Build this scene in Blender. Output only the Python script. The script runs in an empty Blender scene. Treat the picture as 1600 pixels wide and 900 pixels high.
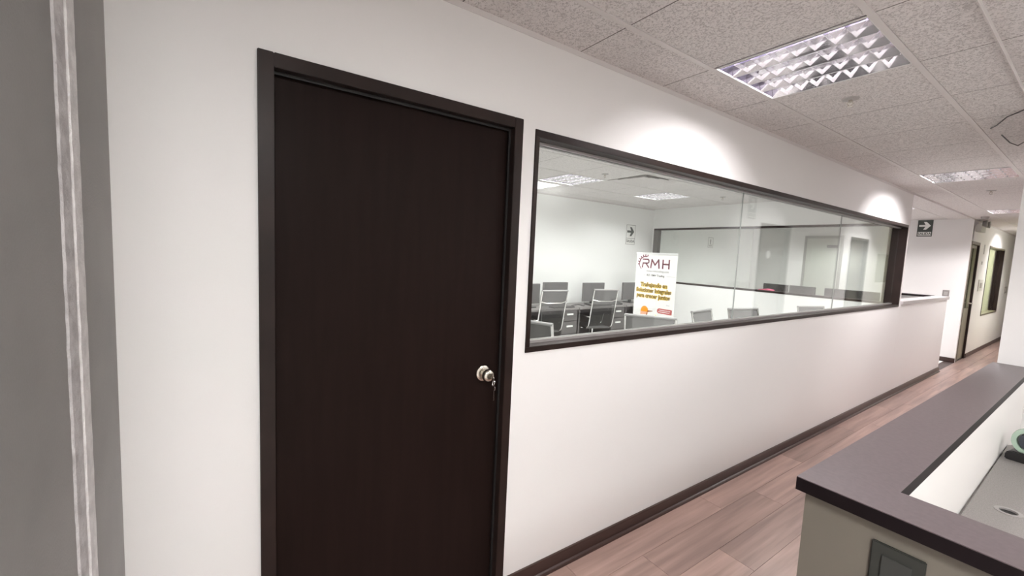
import bpy, math, random
from mathutils import Vector, Matrix
random.seed(7)
SC = bpy.context.scene
COL = SC.collection

# ------------------------------------------------------------------ camera
W_PX, F_PX = 1600.0, 648.08
yaw, pit, rol = 0.602454505, 0.0867861192, -0.0452928958
fw = Vector((-math.cos(yaw)*math.cos(pit), math.sin(yaw)*math.cos(pit), -math.sin(pit)))
rt = fw.cross(Vector((0, 0, 1))).normalized()
dn = fw.cross(rt)
r2 = math.cos(rol)*rt + math.sin(rol)*dn
d2 = -math.sin(rol)*rt + math.cos(rol)*dn
cd = bpy.data.cameras.new('camera')
cd.sensor_fit = 'HORIZONTAL'; cd.sensor_width = 36.0; cd.lens = 36.0*F_PX/W_PX
cd.clip_start = 0.02
cam = bpy.data.objects.new('camera', cd); COL.objects.link(cam)
m = Matrix((r2, -d2, -fw)).transposed().to_4x4()
m.translation = Vector((1.5, 0.0, 1.608))
cam.matrix_world = m
SC.camera = cam

# ------------------------------------------------------------------ world, exposure
wd = bpy.data.worlds.new('world'); SC.world = wd; wd.use_nodes = True
wd.node_tree.nodes['Background'].inputs[0].default_value = (0.9, 0.92, 1.0, 1)
wd.node_tree.nodes['Background'].inputs[1].default_value = 0.05
vs = SC.view_settings
vs.view_transform = 'Standard'; vs.look = 'None'; vs.gamma = 1.0; vs.use_curve_mapping = False
vs.exposure = 0.76
SC.cycles.caustics_reflective = False
SC.cycles.caustics_refractive = False
SC.cycles.sample_clamp_indirect = 4.0
SC.cycles.max_bounces = 12
SC.cycles.diffuse_bounces = 6
SC.cycles.transparent_max_bounces = 24
TUBE_W = 4.3          # watts of each tube strip in the corridor lights
TUBE_W_OFFICE = 2.0
FILL_E = 36.0          # radiance of the fill panels added over the reception
LIGHT_COL = (1.0, 0.962, 0.968)
OFFICE_COL = (0.97, 0.99, 0.96)

# ------------------------------------------------------------------ materials
MATS = {}
def mat(name, col, rough=0.5, metal=0.0, spec=0.5, emit=None, es=0.0):
    if name in MATS: return MATS[name]
    mt = bpy.data.materials.new(name); mt.use_nodes = True
    b = mt.node_tree.nodes['Principled BSDF']
    b.inputs['Base Color'].default_value = (*col, 1)
    b.inputs['Roughness'].default_value = rough
    b.inputs['Metallic'].default_value = metal
    b.inputs['Specular IOR Level'].default_value = spec
    if emit:
        b.inputs['Emission Color'].default_value = (*emit, 1)
        b.inputs['Emission Strength'].default_value = es
    MATS[name] = mt
    return mt
def nd(mt, t, **k):
    n = mt.node_tree.nodes.new(t)
    for a, v in k.items(): setattr(n, a, v)
    return n
def lk(mt, a, b): mt.node_tree.links.new(a, b)
def bump(mt, scale, strength, dist=0.002, detail=4, coord='Object', tex='ShaderNodeTexNoise'):
    b = mt.node_tree.nodes['Principled BSDF']
    tc = nd(mt, 'ShaderNodeTexCoord'); n = nd(mt, tex)
    n.inputs['Scale'].default_value = scale
    if 'Detail' in n.inputs: n.inputs['Detail'].default_value = detail
    bp = nd(mt, 'ShaderNodeBump'); bp.inputs['Strength'].default_value = strength; bp.inputs['Distance'].default_value = dist
    lk(mt, tc.outputs[coord], n.inputs['Vector']); lk(mt, n.outputs[0], bp.inputs['Height']); lk(mt, bp.outputs[0], b.inputs['Normal'])
    return n
def mottle(mt, scale, c0, c1, detail=3, lo=.35, hi=.65, stretch=None):
    b = mt.node_tree.nodes['Principled BSDF']
    tc = nd(mt, 'ShaderNodeTexCoord'); n = nd(mt, 'ShaderNodeTexNoise')
    n.inputs['Scale'].default_value = scale; n.inputs['Detail'].default_value = detail
    r = nd(mt, 'ShaderNodeValToRGB')
    r.color_ramp.elements[0].position = lo; r.color_ramp.elements[0].color = (*c0, 1)
    r.color_ramp.elements[1].position = hi; r.color_ramp.elements[1].color = (*c1, 1)
    if stretch:
        mp = nd(mt, 'ShaderNodeMapping'); mp.inputs['Scale'].default_value = stretch
        lk(mt, tc.outputs['Object'], mp.inputs[0]); lk(mt, mp.outputs[0], n.inputs['Vector'])
    else: lk(mt, tc.outputs['Object'], n.inputs['Vector'])
    lk(mt, n.outputs[0], r.inputs[0]); lk(mt, r.outputs[0], b.inputs['Base Color'])

white = mat('white_paint', (0.80, 0.788, 0.780), 0.55, spec=0.35); bump(white, 260, 0.12, 0.001)
office_white = mat('office_white_paint', (0.86, 0.86, 0.85), 0.6, spec=0.3); bump(office_white, 260, 0.1, 0.001)
grey_wall = mat('grey_plaster', (0.30, 0.295, 0.285), 0.85, spec=0.2)
mottle(grey_wall, 2.2, (0.30, 0.297, 0.292), (0.36, 0.354, 0.344), 6); bump(grey_wall, 180, 0.5, 0.002, 8)
strip_mat = mat('chalky_white_strip', (0.6, 0.59, 0.6), 0.8)
mottle(strip_mat, 30, (0.70, 0.69, 0.69), (0.86, 0.85, 0.85), 8); bump(strip_mat, 140, 0.9, 0.004, 8)
strip_grey = mat('chalky_grey_strip', (0.45, 0.44, 0.45), 0.85)
mottle(strip_grey, 30, (0.48, 0.465, 0.47), (0.66, 0.65, 0.655), 8); bump(strip_grey, 140, 0.9, 0.004, 8)
doorm = mat('espresso_door', (0.014, 0.0085, 0.007), 0.42, spec=0.06)
mottle(doorm, 6, (0.0125, 0.0074, 0.0064), (0.0150, 0.0088, 0.0076), 5, stretch=(6, 6, .5))
framem = mat('espresso_frame', (0.028, 0.016, 0.014), 0.38, spec=0.2)
mottle(framem, 5, (0.017, 0.011, 0.0098), (0.025, 0.0155, 0.0135), 4)
skirt = mat('espresso_skirting', (0.045, 0.024, 0.02), 0.35, spec=0.5)
greytrack = mat('grey_track', (0.42, 0.40, 0.39), 0.35, metal=0.5)
steel = mat('satin_nickel', (0.66, 0.62, 0.55), 0.24, metal=1.0)
chrome = mat('chrome', (0.8, 0.79, 0.78), 0.12, metal=1.0)
cap_top = mat('plum_grey_laminate', (0.115, 0.09, 0.092), 0.40, spec=0.5)
mottle(cap_top, 90, (0.098, 0.075, 0.079), (0.114, 0.089, 0.093), 4)
cap_edge = mat('black_edge_band', (0.007, 0.004, 0.005), 0.5, spec=0.15)
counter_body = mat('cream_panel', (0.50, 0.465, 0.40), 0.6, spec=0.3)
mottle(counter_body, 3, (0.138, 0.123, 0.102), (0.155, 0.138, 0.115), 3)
counter_in = mat('white_panel', (0.80, 0.78, 0.76), 0.5)
desk_grey = mat('grey_speckled_laminate', (0.24, 0.22, 0.21), 0.5)
mottle(desk_grey, 260, (0.20, 0.185, 0.178), (0.28, 0.26, 0.25), 2)
plate_mat = mat('grey_plastic_plate', (0.036, 0.037, 0.033), 0.5, spec=0.2)
plate_in = mat('grey_plastic_cover', (0.046, 0.047, 0.044), 0.5, spec=0.2)
blackp = mat('black_plastic', (0.015, 0.014, 0.015), 0.35)
darkgrey = mat('dark_grey_desk', (0.11, 0.10, 0.10), 0.45)
midgrey = mat('grey_monitor_back', (0.13, 0.12, 0.12), 0.45)
whitep = mat('white_plastic', (0.85, 0.85, 0.83), 0.4)
sign_white = mat('sign_white', (0.82, 0.82, 0.80), 0.45)
sign_dark = mat('sign_dark_green', (0.055, 0.065, 0.058), 0.5)
sign_black = mat('sign_black', (0.05, 0.05, 0.05), 0.5)
tee = mat('ceiling_tee_paint', (0.66, 0.63, 0.62), 0.5)
green = mat('pale_green_plastic', (0.42, 0.55, 0.45), 0.25)
pink = mat('pink_folder', (0.75, 0.10, 0.22), 0.5)
banner_w = mat('banner_white', (0.84, 0.83, 0.82), 0.5)
maroon = mat('banner_maroon', (0.16, 0.02, 0.045), 0.5)
yellow = mat('banner_yellow', (0.9, 0.62, 0.05), 0.5)
brown = mat('banner_brown', (0.20, 0.12, 0.01), 0.5)
orange = mat('banner_orange', (0.85, 0.33, 0.02), 0.5)
orange_d = mat('banner_orange_dark', (0.28, 0.08, 0.01), 0.5)
skin_p = mat('banner_peach', (0.85, 0.45, 0.30), 0.5)
redp = mat('banner_red', (0.45, 0.045, 0.04), 0.5)
lightgrey = mat('banner_light_grey', (0.45, 0.45, 0.47), 0.5)
greenglass = mat('far_glass_film', (0.52, 0.56, 0.35), 0.3)
greyfilm = mat('grey_frosted_film', (0.42, 0.42, 0.39), 0.35)
louvre = mat('mirror_louvre', (0.76, 0.74, 0.77), 0.08, metal=0.98)
louvre_purple = mat('mirror_housing', (0.36, 0.33, 0.42), 0.12, metal=1.0)
tubem = mat('lit_tube', (1, 1, 1), 0.5, emit=(1.0, 0.96, 0.97), es=18.0)
tubem.cycles.emission_sampling = 'NONE'
gasket = mat('black_gasket', (0.008, 0.007, 0.007), 0.6)

# mineral-fibre ceiling tile: fissures and pinholes
tilem = mat('mineral_fibre_tile', (0.70, 0.665, 0.655), 0.9, spec=0.1)
def _tile():
    b = tilem.node_tree.nodes['Principled BSDF']
    tc = nd(tilem, 'ShaderNodeTexCoord'); oi = nd(tilem, 'ShaderNodeObjectInfo')
    ad = nd(tilem, 'ShaderNodeVectorMath', operation='MULTIPLY_ADD')
    cmb = nd(tilem, 'ShaderNodeCombineXYZ')
    for i in range(3): lk(tilem, oi.outputs['Random'], cmb.inputs[i])
    ad.inputs[1].default_value = (7, 13, 3)
    lk(tilem, cmb.outputs[0], ad.inputs[0]); lk(tilem, tc.outputs['Object'], ad.inputs[2])
    n = nd(tilem, 'ShaderNodeTexNoise'); n.inputs['Scale'].default_value = 100; n.inputs['Detail'].default_value = 3; n.inputs['Distortion'].default_value = 1.2
    r = nd(tilem, 'ShaderNodeValToRGB'); r.color_ramp.elements[0].position = .38; r.color_ramp.elements[1].position = .49
    r.color_ramp.elements[0].color = (0, 0, 0, 1); r.color_ramp.elements[1].color = (1, 1, 1, 1)
    bp = nd(tilem, 'ShaderNodeBump'); bp.inputs['Strength'].default_value = 0.8; bp.inputs['Distance'].default_value = 0.003
    mx = nd(tilem, 'ShaderNodeMix', data_type='RGBA')
    mx.inputs[6].default_value = (0.56, 0.53, 0.52, 1); mx.inputs[7].default_value = (0.78, 0.75, 0.74, 1)  # pits coloured darker to hold their shade, on top of the bump
    lk(tilem, ad.outputs[0], n.inputs['Vector']); lk(tilem, n.outputs[0], r.inputs[0])
    lk(tilem, r.outputs[0], bp.inputs['Height']); lk(tilem, bp.outputs[0], b.inputs['Normal'])
    lk(tilem, r.outputs[0], mx.inputs[0]); lk(tilem, mx.outputs[2], b.inputs['Base Color'])
_tile()

# wood laminate
def wood(name, plank=True):
    mt = mat(name, (0.13, 0.075, 0.062), 0.34, spec=0.5)
    b = mt.node_tree.nodes['Principled BSDF']
    tc = nd(mt, 'ShaderNodeTexCoord'); oi = nd(mt, 'ShaderNodeObjectInfo')
    cmb = nd(mt, 'ShaderNodeCombineXYZ')
    for i in range(3): lk(mt, oi.outputs['Random'], cmb.inputs[i])
    ad = nd(mt, 'ShaderNodeVectorMath', operation='MULTIPLY_ADD'); ad.inputs[1].default_value = (31, 17, 5)
    lk(mt, cmb.outputs[0], ad.inputs[0]); lk(mt, tc.outputs['Object'], ad.inputs[2])
    mp = nd(mt, 'ShaderNodeMapping'); mp.inputs['Scale'].default_value = (11, .55, 1)
    lk(mt, ad.outputs[0], mp.inputs[0])
    n = nd(mt, 'ShaderNodeTexNoise'); n.inputs['Scale'].default_value = 2.2; n.inputs['Detail'].default_value = 7; n.inputs['Distortion'].default_value = .25
    lk(mt, mp.outputs[0], n.inputs['Vector'])
    r = nd(mt, 'ShaderNodeValToRGB')
    r.color_ramp.elements[0].position = .3; r.color_ramp.elements[0].color = (0.215, 0.142, 0.124, 1)
    r.color_ramp.elements[1].position = .72; r.color_ramp.elements[1].color = (0.40, 0.265, 0.225, 1)
    lk(mt, n.outputs[0], r.inputs[0])
    hs = nd(mt, 'ShaderNodeHueSaturation')
    mr = nd(mt, 'ShaderNodeMapRange'); mr.inputs[3].default_value = .84; mr.inputs[4].default_value = 1.16
    lk(mt, oi.outputs['Random'], mr.inputs[0]); lk(mt, mr.outputs[0], hs.inputs['Value'])
    lk(mt, r.outputs[0], hs.inputs['Color']); lk(mt, hs.outputs[0], b.inputs['Base Color'])
    bp = nd(mt, 'ShaderNodeBump'); bp.inputs['Strength'].default_value = .12; bp.inputs['Distance'].default_value = .001
    lk(mt, n.outputs[0], bp.inputs['Height']); lk(mt, bp.outputs[0], b.inputs['Normal'])
    return mt
woodm = wood('brown_laminate'); 
subfloor = mat('dark_subfloor', (0.06, 0.04, 0.036), 0.6)
carpet = mat('office_grey_floor', (0.64, 0.63, 0.62), 0.7)  # lightened so this barely seen floor bounces light to the ceiling

# architectural glass: clear straight-through pane with Schlick reflection on each face
def glass(name, tint=(0.94, 0.965, 0.95), f0=0.045, dirt=0.0):
    mt = bpy.data.materials.new(name); mt.use_nodes = True; MATS[name] = mt
    nt = mt.node_tree; nt.nodes.clear()
    out = nd(mt, 'ShaderNodeOutputMaterial'); mixs = nd(mt, 'ShaderNodeMixShader')
    tr = nd(mt, 'ShaderNodeBsdfTransparent'); tr.inputs[0].default_value = (*tint, 1)
    gl = nd(mt, 'ShaderNodeBsdfGlossy'); gl.inputs['Roughness'].default_value = 0.0; gl.inputs[0].default_value = (1, 1, 1, 1)
    g = nd(mt, 'ShaderNodeNewGeometry')
    dt = nd(mt, 'ShaderNodeVectorMath', operation='DOT_PRODUCT')
    lk(mt, g.outputs['Normal'], dt.inputs[0]); lk(mt, g.outputs['Incoming'], dt.inputs[1])
    ab = nd(mt, 'ShaderNodeMath', operation='ABSOLUTE'); lk(mt, dt.outputs['Value'], ab.inputs[0])
    om = nd(mt, 'ShaderNodeMath', operation='SUBTRACT'); om.inputs[0].default_value = 1.0; lk(mt, ab.outputs[0], om.inputs[1])
    pw = nd(mt, 'ShaderNodeMath', operation='POWER'); pw.inputs[1].default_value = 5.0; lk(mt, om.outputs[0], pw.inputs[0])
    ma = nd(mt, 'ShaderNodeMath', operation='MULTIPLY_ADD'); ma.inputs[1].default_value = 1-f0; ma.inputs[2].default_value = f0
    ma.use_clamp = True
    lk(mt, pw.outputs[0], ma.inputs[0]); lk(mt, ma.outputs[0], mixs.inputs[0])
    lk(mt, tr.outputs[0], mixs.inputs[1]); lk(mt, gl.outputs[0], mixs.inputs[2])
    lk(mt, mixs.outputs[0], out.inputs[0])
    return mt
glassm = glass('window_glass')

# see-through chair mesh
def netting(name, dens, g):
    mt = bpy.data.materials.new(name); mt.use_nodes = True; MATS[name] = mt
    nt = mt.node_tree; b = nt.nodes['Principled BSDF']; out = nt.nodes['Material Output']
    b.inputs['Base Color'].default_value = (g, g*.97, g*.97, 1); b.inputs['Roughness'].default_value = .8
    tr = nd(mt, 'ShaderNodeBsdfTransparent'); mx = nd(mt, 'ShaderNodeMixShader'); mx.inputs[0].default_value = dens
    lk(mt, tr.outputs[0], mx.inputs[1]); lk(mt, b.outputs[0], mx.inputs[2]); lk(mt, mx.outputs[0], out.inputs[0])
    return mt
net = netting('grey_mesh_fabric', .68, .17)
net_open = netting('open_grey_mesh', .30, .08)

# ------------------------------------------------------------------ mesh helpers
class MB:
    def __init__(s): s.v = []; s.f = []
    def box(s, x0, x1, y0, y1, z0, z1):
        o = len(s.v)
        s.v += [(x, y, z) for z in (z0, z1) for y in (y0, y1) for x in (x0, x1)]
        s.f += [tuple(o+i for i in q) for q in ((0,2,3,1),(4,5,7,6),(0,1,5,4),(2,6,7,3),(0,4,6,2),(1,3,7,5))]
        return s
    def prism(s, pts, axis, a, b):
        """polygon pts (2d) extruded along axis 0/1/2 from a to b"""
        o = len(s.v); n = len(pts)
        for h in (a, b):
            for p in pts:
                q = [0, 0, 0]; k = 0
                for i in range(3):
                    if i == axis: q[i] = h
                    else: q[i] = p[k]; k += 1
                s.v.append(tuple(q))
        s.f.append(tuple(o+i for i in range(n))[::-1]); s.f.append(tuple(o+n+i for i in range(n)))
        for i in range(n):
            j = (i+1) % n; s.f.append((o+i, o+j, o+n+j, o+n+i))
        return s
    def tube(s, path, r, n=8, close=True):
        P = [Vector(p) for p in path]; rr = r if isinstance(r, (list, tuple)) else [r]*len(P)
        o = len(s.v); ref = None
        for i, p in enumerate(P):
            t = (P[min(i+1, len(P)-1)]-P[max(i-1, 0)]).normalized()
            if ref is None:
                ref = Vector((0, 0, 1)) if abs(t.z) < .9 else Vector((1, 0, 0))
            a = (ref-t*ref.dot(t)).normalized(); ref = a; b = t.cross(a)
            for k in range(n):
                an = 2*math.pi*k/n; s.v.append(tuple(p+(a*math.cos(an)+b*math.sin(an))*rr[i]))
        for i in range(len(P)-1):
            for k in range(n):
                k2 = (k+1) % n
                s.f.append((o+i*n+k, o+i*n+k2, o+(i+1)*n+k2, o+(i+1)*n+k))
        if close:
            s.f.append(tuple(o+k for k in range(n))[::-1]); s.f.append(tuple(o+(len(P)-1)*n+k for k in range(n)))
        return s
    def lathe(s, prof, n=24, axis='Z', c=(0, 0, 0)):
        o = len(s.v)
        for r, h in prof:
            for k in range(n):
                a = 2*math.pi*k/n; u, w = r*math.cos(a), r*math.sin(a)
                p = {'Z': (u, w, h), 'X': (h, u, w), 'Y': (w, h, u)}[axis]
                s.v.append((p[0]+c[0], p[1]+c[1], p[2]+c[2]))
        for i in range(len(prof)-1):
            for k in range(n):
                k2 = (k+1) % n; s.f.append((o+i*n+k, o+i*n+k2, o+(i+1)*n+k2, o+(i+1)*n+k))
        s.f.append(tuple(o+k for k in range(n))[::-1]); s.f.append(tuple(o+(len(prof)-1)*n+k for k in range(n)))
        return s
    def sheet(s, path, x0, x1, th):
        """strip along (y,z) path, width x0..x1, thickness th"""
        P = [Vector((0, a, b)) for a, b in path]; o = len(s.v); n = len(P)
        for i, p in enumerate(P):
            t = (P[min(i+1, n-1)]-P[max(i-1, 0)]).normalized(); nn = Vector((0, -t.z, t.y))*th/2
            for x in (x0, x1):
                for sg in (1, -1):
                    q = p+nn*sg; s.v.append((x, q.y, q.z))
        for i in range(n-1):
            a = o+i*4; b = a+4
            s.f += [(a, a+2, b+2, b), (a+1, b+1, b+3, a+3), (a, b, b+1, a+1), (a+2, a+3, b+3, b+2)]
        s.f += [(o, o+1, o+3, o+2), (o+4*(n-1), o+4*(n-1)+2, o+4*(n-1)+3, o+4*(n-1)+1)]
        return s
    def build(s, name, material, parent=None, loc=None, smooth=False, bevel=0.0, rot=None):
        me = bpy.data.meshes.new(name); me.from_pydata(s.v, [], s.f); me.update()
        import bmesh
        bm = bmesh.new(); bm.from_mesh(me); bmesh.ops.recalc_face_normals(bm, faces=bm.faces)
        if bevel: bmesh.ops.bevel(bm, geom=list(bm.edges), offset=bevel, segments=2, affect='EDGES', clamp_overlap=True)
        if smooth:
            for f in bm.faces: f.smooth = True
            for e in bm.edges:
                if len(e.link_faces) == 2 and e.calc_face_angle(0) > 0.7: e.smooth = False
        bm.to_mesh(me); bm.free()
        me.materials.append(material)
        o = bpy.data.objects.new(name, me); COL.objects.link(o)
        if parent: o.parent = parent
        if loc: o.location = loc
        if rot: o.rotation_euler = rot
        return o
def tag(o, label=None, cat=None, group=None, kind=None):
    if label: o['label'] = label
    if cat: o['category'] = cat
    if group: o['group'] = group
    if kind: o['kind'] = kind
    return o
def empty(name, loc=(0, 0, 0), rz=0.0, label=None, cat=None, group=None, kind=None):
    o = bpy.data.objects.new(name, None); COL.objects.link(o); o.empty_display_size = .1
    o.location = loc; o.rotation_euler = (0, 0, rz)
    return tag(o, label, cat, group, kind)
def copy_tree(o, parent=None):
    c = o.copy(); COL.objects.link(c)
    if parent: c.parent = parent
    for ch in list(o.children): copy_tree(ch, c)
    return c
def inst(src, parent, loc):
    c = src.copy(); COL.objects.link(c); c.parent = parent; c.location = loc; return c
def st(o, label=None): o['kind'] = 'structure'; 
def struct(name, mb, m_, label, bevel=0.0):
    o = mb.build(name, m_, bevel=bevel); o['kind'] = 'structure'; o['label'] = label; return o
def text_mesh(name, body, size, material, parent, loc, rot, align='CENTER', depth=0.0008, xs=1.0, bold=0.0):
    cu = bpy.data.curves.new(name, 'FONT'); cu.body = body; cu.size = size; cu.align_x = align; cu.align_y = 'CENTER'
    cu.extrude = depth; cu.offset = bold; cu.resolution_u = 3
    t = bpy.data.objects.new(name+'_curve', cu); COL.objects.link(t)
    dg = bpy.context.evaluated_depsgraph_get(); dg.update()
    me = bpy.data.meshes.new_from_object(t.evaluated_get(dg)); me.name = name
    bpy.data.objects.remove(t); bpy.data.curves.remove(cu)
    me.materials.clear(); me.materials.append(material)
    o = bpy.data.objects.new(name, me); COL.objects.link(o); o.parent = parent; o.location = loc; o.rotation_euler = rot; o.scale = (xs, 1, 1)
    return o

# ------------------------------------------------------------------ structure
ZC = 2.541
TH = 0.13                       # thickness of the glazed corridor wall
# floor
fl = struct('floor', MB().box(-3.7, 5.2, -3.2, 17.0, -0.06, -0.004), subfloor, 'dark reddish-brown wood laminate floor')
pw_, pl_ = 0.192, 1.215
pk = MB().box(0, pw_-.0016, 0, pl_-.0016, -0.004, 0.0).build('plank', woodm, fl)
first = True
for i in range(9):
    off = [0.0, .41, .83, .2, .62, 1.0, .33, .75, .12][i]
    for j in range(14):
        y0 = -1.0+off+j*pl_
        if i >= 6 and y0 > 4.0: continue
        if y0+pl_ > 16.9: continue
        if first: pk.location = (0.0+i*pw_, y0, 0); first = False
        else: inst(pk, fl, (0.0+i*pw_, y0, 0))
rug = MB().box(-3.64, -TH, -0.6, 10.6, -0.004, 0.0).build('office_floor_covering', carpet, fl)
rug = MB().box(1.75, 4.88, -2.98, 3.76, -0.004, 0.0).build('reception_floor_covering', mat('pale_bounce_floor', (.55, .53, .51), .4), fl)  # unseen floor, made pale to bounce light back up

# glazed corridor wall, with door and window openings
DY0, DY1, DZ = 0.078, 1.047, 2.172
WY0, WY1, WZ0, WZ1 = 1.118, 6.832, 1.150, 2.148
YE = 6.905
w = MB()
w.box(-TH, 0, -.40, DY0, 0, ZC).box(-TH, 0, DY0, DY1, DZ, ZC).box(-TH, 0, DY1, WY0, 0, ZC)
w.box(-TH, 0, WY0, WY1, 0, WZ0).box(-TH, 0, WY0, WY1, WZ1, ZC).box(-TH, 0, WY1, YE, 0, ZC)
struct('wall_left', w, white, 'long white corridor wall holding the dark door and the wide window')
# half wall
hw = struct('wall_low', MB().box(-TH, 0, YE+.001, 9.43, 0, 1.172), white, 'white waist-high wall past the end of the window')
MB().box(-TH-.015, .018, 6.955, 9.47, 1.172, 1.212).build('wall_cap', mat('greyish_cap', (0.45, 0.42, 0.42), .4), hw, bevel=.003)
# grey entry wall
struct('wall_entry', MB().box(0, 1.02, -.46, -.25, 0, ZC), grey_wall, 'rough grey wall at the left edge of the view')
tr = empty('trim_1', (0, 0, 0), kind='structure', label='chalky white vertical strip on the grey wall')
def ragged(x0, x1, y1, seed):
    rnd = random.Random(seed); b = MB(); N = 130
    L = [x0+rnd.uniform(-.0022, .0022) for _ in range(N+1)]; Rr = [x1+rnd.uniform(-.0022, .0022) for _ in range(N+1)]
    for i in range(N+1):
        z = i*ZC/N; b.v += [(L[i], -.25, z), (L[i]+.004, y1, z), (Rr[i]-.004, y1, z), (Rr[i], -.25, z)]
    for i in range(N):
        a = i*4; c = a+4
        for k in range(4):
            k2 = (k+1) % 4; b.f.append((a+k, a+k2, c+k2, c+k))
    b.f += [(0, 1, 2, 3), tuple(N*4+k for k in range(4))]
    return b
ragged(.288, .345, -.2445, 1).build('white_ridge', strip_mat, tr)
ragged(.346, .408, -.2465, 2).build('grey_ridge', strip_grey, tr)
# far walls
struct('wall_far', MB().box(-3.65, 0.0, 10.65, 10.78, 0, ZC), white, 'white wall with the exit sign where the corridor narrows')
FD0, FD1, FW0, FW1 = 10.72, 11.43, 12.5, 14.42
fw_ = MB()
fw_.box(-.13, 0, 10.781, FD0, 0, ZC).box(-.13, 0, FD0, FD1, 2.16, ZC).box(-.13, 0, FD1, FW0, 0, ZC)
fw_.box(-.13, 0, FW0, FW1, 0, .745).box(-.13, 0, FW0, FW1, 2.158, ZC).box(-.13, 0, FW1, 16.9, 0, ZC)
struct('wall_corridor_end_left', fw_, white, 'white far corridor wall with glass door and tall window')
struct('wall_end', MB().box(-1.5, 1.3, 16.85, 16.95, 0, ZC), white, 'white wall closing the far end of the corridor')
struct('wall_end_room', MB().box(-1.5, -1.4, 10.79, 16.84, 0, ZC), mat('lit_room_paint', (.78, .80, .58), .6), 'pale green-yellow wall inside the far room')
# right wall with two doors and a window
RX = 1.140
RD = [(5.93, 6.83, 2.155), (9.27, 10.18, 2.155)]
rw = MB(); ys = 3.79
for a, b_, zt in RD:
    rw.box(RX, RX+.16, ys, a, 0, ZC); rw.box(RX, RX+.16, a, b_, zt, ZC); ys = b_
rw.box(RX, RX+.16, ys, 10.75, 0, ZC).box(RX, RX+.16, 10.75, 11.85, 0, 1.28).box(RX, RX+.16, 10.75, 11.85, 1.94, ZC).box(RX, RX+.16, 11.85, 16.84, 0, ZC)
rw.box(RX+.16, 4.9, 3.79, 3.95, 0, ZC)
struct('wall_right', rw, white, 'white corridor wall beginning behind the reception counter')
struct('wall_reception_side', MB().box(4.9, 5.0, -3.0, 3.95, 0, ZC), white, 'white side wall of the reception')
struct('wall_reception_back', MB().box(-.13, 4.9, -3.1, -3.0, 0, ZC), white, 'white back wall of the reception')
struct('wall_reception_left', MB().box(-.13, 0, -3.0, -.47, 0, ZC), white, 'white wall of the entrance')
# office walls
struct('wall_office_back', MB().box(-3.76, -3.65, -.6, 10.78, 0, ZC), office_white, 'pale office wall behind the row of desks')
struct('wall_office_side', MB().box(-3.65, -TH, -.6, -.5, 0, ZC), office_white, 'pale end wall of the office')
PX0, PX1 = -3.56, -TH-.02
pw2 = MB().box(-3.65, -TH, 6.78, 6.86, 0, 1.165).box(-3.65, -TH, 6.78, 6.86, 2.175, ZC).box(-3.65, -3.62, 6.78, 6.86, 1.165, 2.175)
struct('wall_office_partition', pw2, office_white, 'low white partition under the office glazing')

# baseboards
bbl = empty('baseboard_left', kind='structure', label='dark brown baseboard with quarter-round strip along the corridor wall')
prof = [(0, 0), (.014, 0), (.014, .066), (.010, .074), (0, .074)]
MB().prism(prof, 1, DY1+.001, 9.43).build('board', skirt, bbl)
MB().prism([(.0145, 0), (.030, 0), (.0285, .009), (.024, .014), (.0145, .017)], 1, DY1+.001, 9.43).build('quarter_round', skirt, bbl)
bbf = empty('baseboard_far', kind='structure', label='dark baseboard of the far wall with the exit sign')
MB().box(-1.2, 0, 10.635, 10.649, 0, .075).build('board', skirt, bbf)
bbe = empty('baseboard_end', kind='structure', label='dark baseboard under the far corridor window')
MB().prism(prof, 1, FD1+.05, 16.84).build('board', skirt, bbe)
bbr = empty('baseboard_right', kind='structure', label='dark baseboard of the right corridor wall')
MB().box(RX-.014, RX, 3.79, 5.92, 0, .075).box(RX-.014, RX, 6.84, 9.26, 0, .075).box(RX-.014, RX, 10.19, 16.84, 0, .075).build('board', skirt, bbr)
bb0 = empty('baseboard_entry', kind='structure', label='dark baseboard between the door and the grey wall')
MB().box(0, .014, -.249, DY0-.002, 0, .074).build('board', skirt, bb0)

# ------------------------------------------------------------------ ceiling grid
ceil = struct('ceiling', MB().box(-3.7, 5.0, -3.1, 16.95, ZC+.10, ZC+.14), mat('slab_grey', (.35, .35, .35), .9), 'suspended ceiling of white mineral-fibre tiles')
P = 0.61
GX, GY = 0.283, 1.355         # corridor lattice
OX, OY = -2.79, 3.27          # office lattice
light_cells = {}              # (system, i, j)
corr_lights = [(0, 1), (0, 7), (0, 13), (0, 19), (-2, 11), (0, -5), (-4, 10), (-4, 13)]  # last three are unseen lights added to brighten the scene
fill_panels = [(4, 0), (4, 3), (3, -3), (5, -6)]; fill_level = [.60, .33, 1.36, .95]   # fill panels added over the reception, out of view
off_lights = [(0, 0), (0, 3), (0, -3), (3, 0), (3, 3), (3, -3)]
def tilemesh(w_, d_):
    g = .0030; t = .016
    return MB().box(g, w_-g, g, d_-g, 0, t)
tile_std = tilemesh(P, P).build('tile', tilem, ceil); used_std = [False]
cache = {}
def put_tile(x0, x1, y0, y1):
    w_, d_ = x1-x0, y1-y0
    if w_ < .03 or d_ < .03: return
    if abs(w_-P) < 1e-4 and abs(d_-P) < 1e-4:
        if not used_std[0]: tile_std.location = (x0, y0, ZC); used_std[0] = True
        else: inst(tile_std, ceil, (x0, y0, ZC))
        return
    k = (round(w_, 3), round(d_, 3))
    if k not in cache:
        cache[k] = tilemesh(w_, d_).build('tile', tilem, ceil, (x0, y0, ZC))
    else: inst(cache[k], ceil, (x0, y0, ZC))
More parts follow.
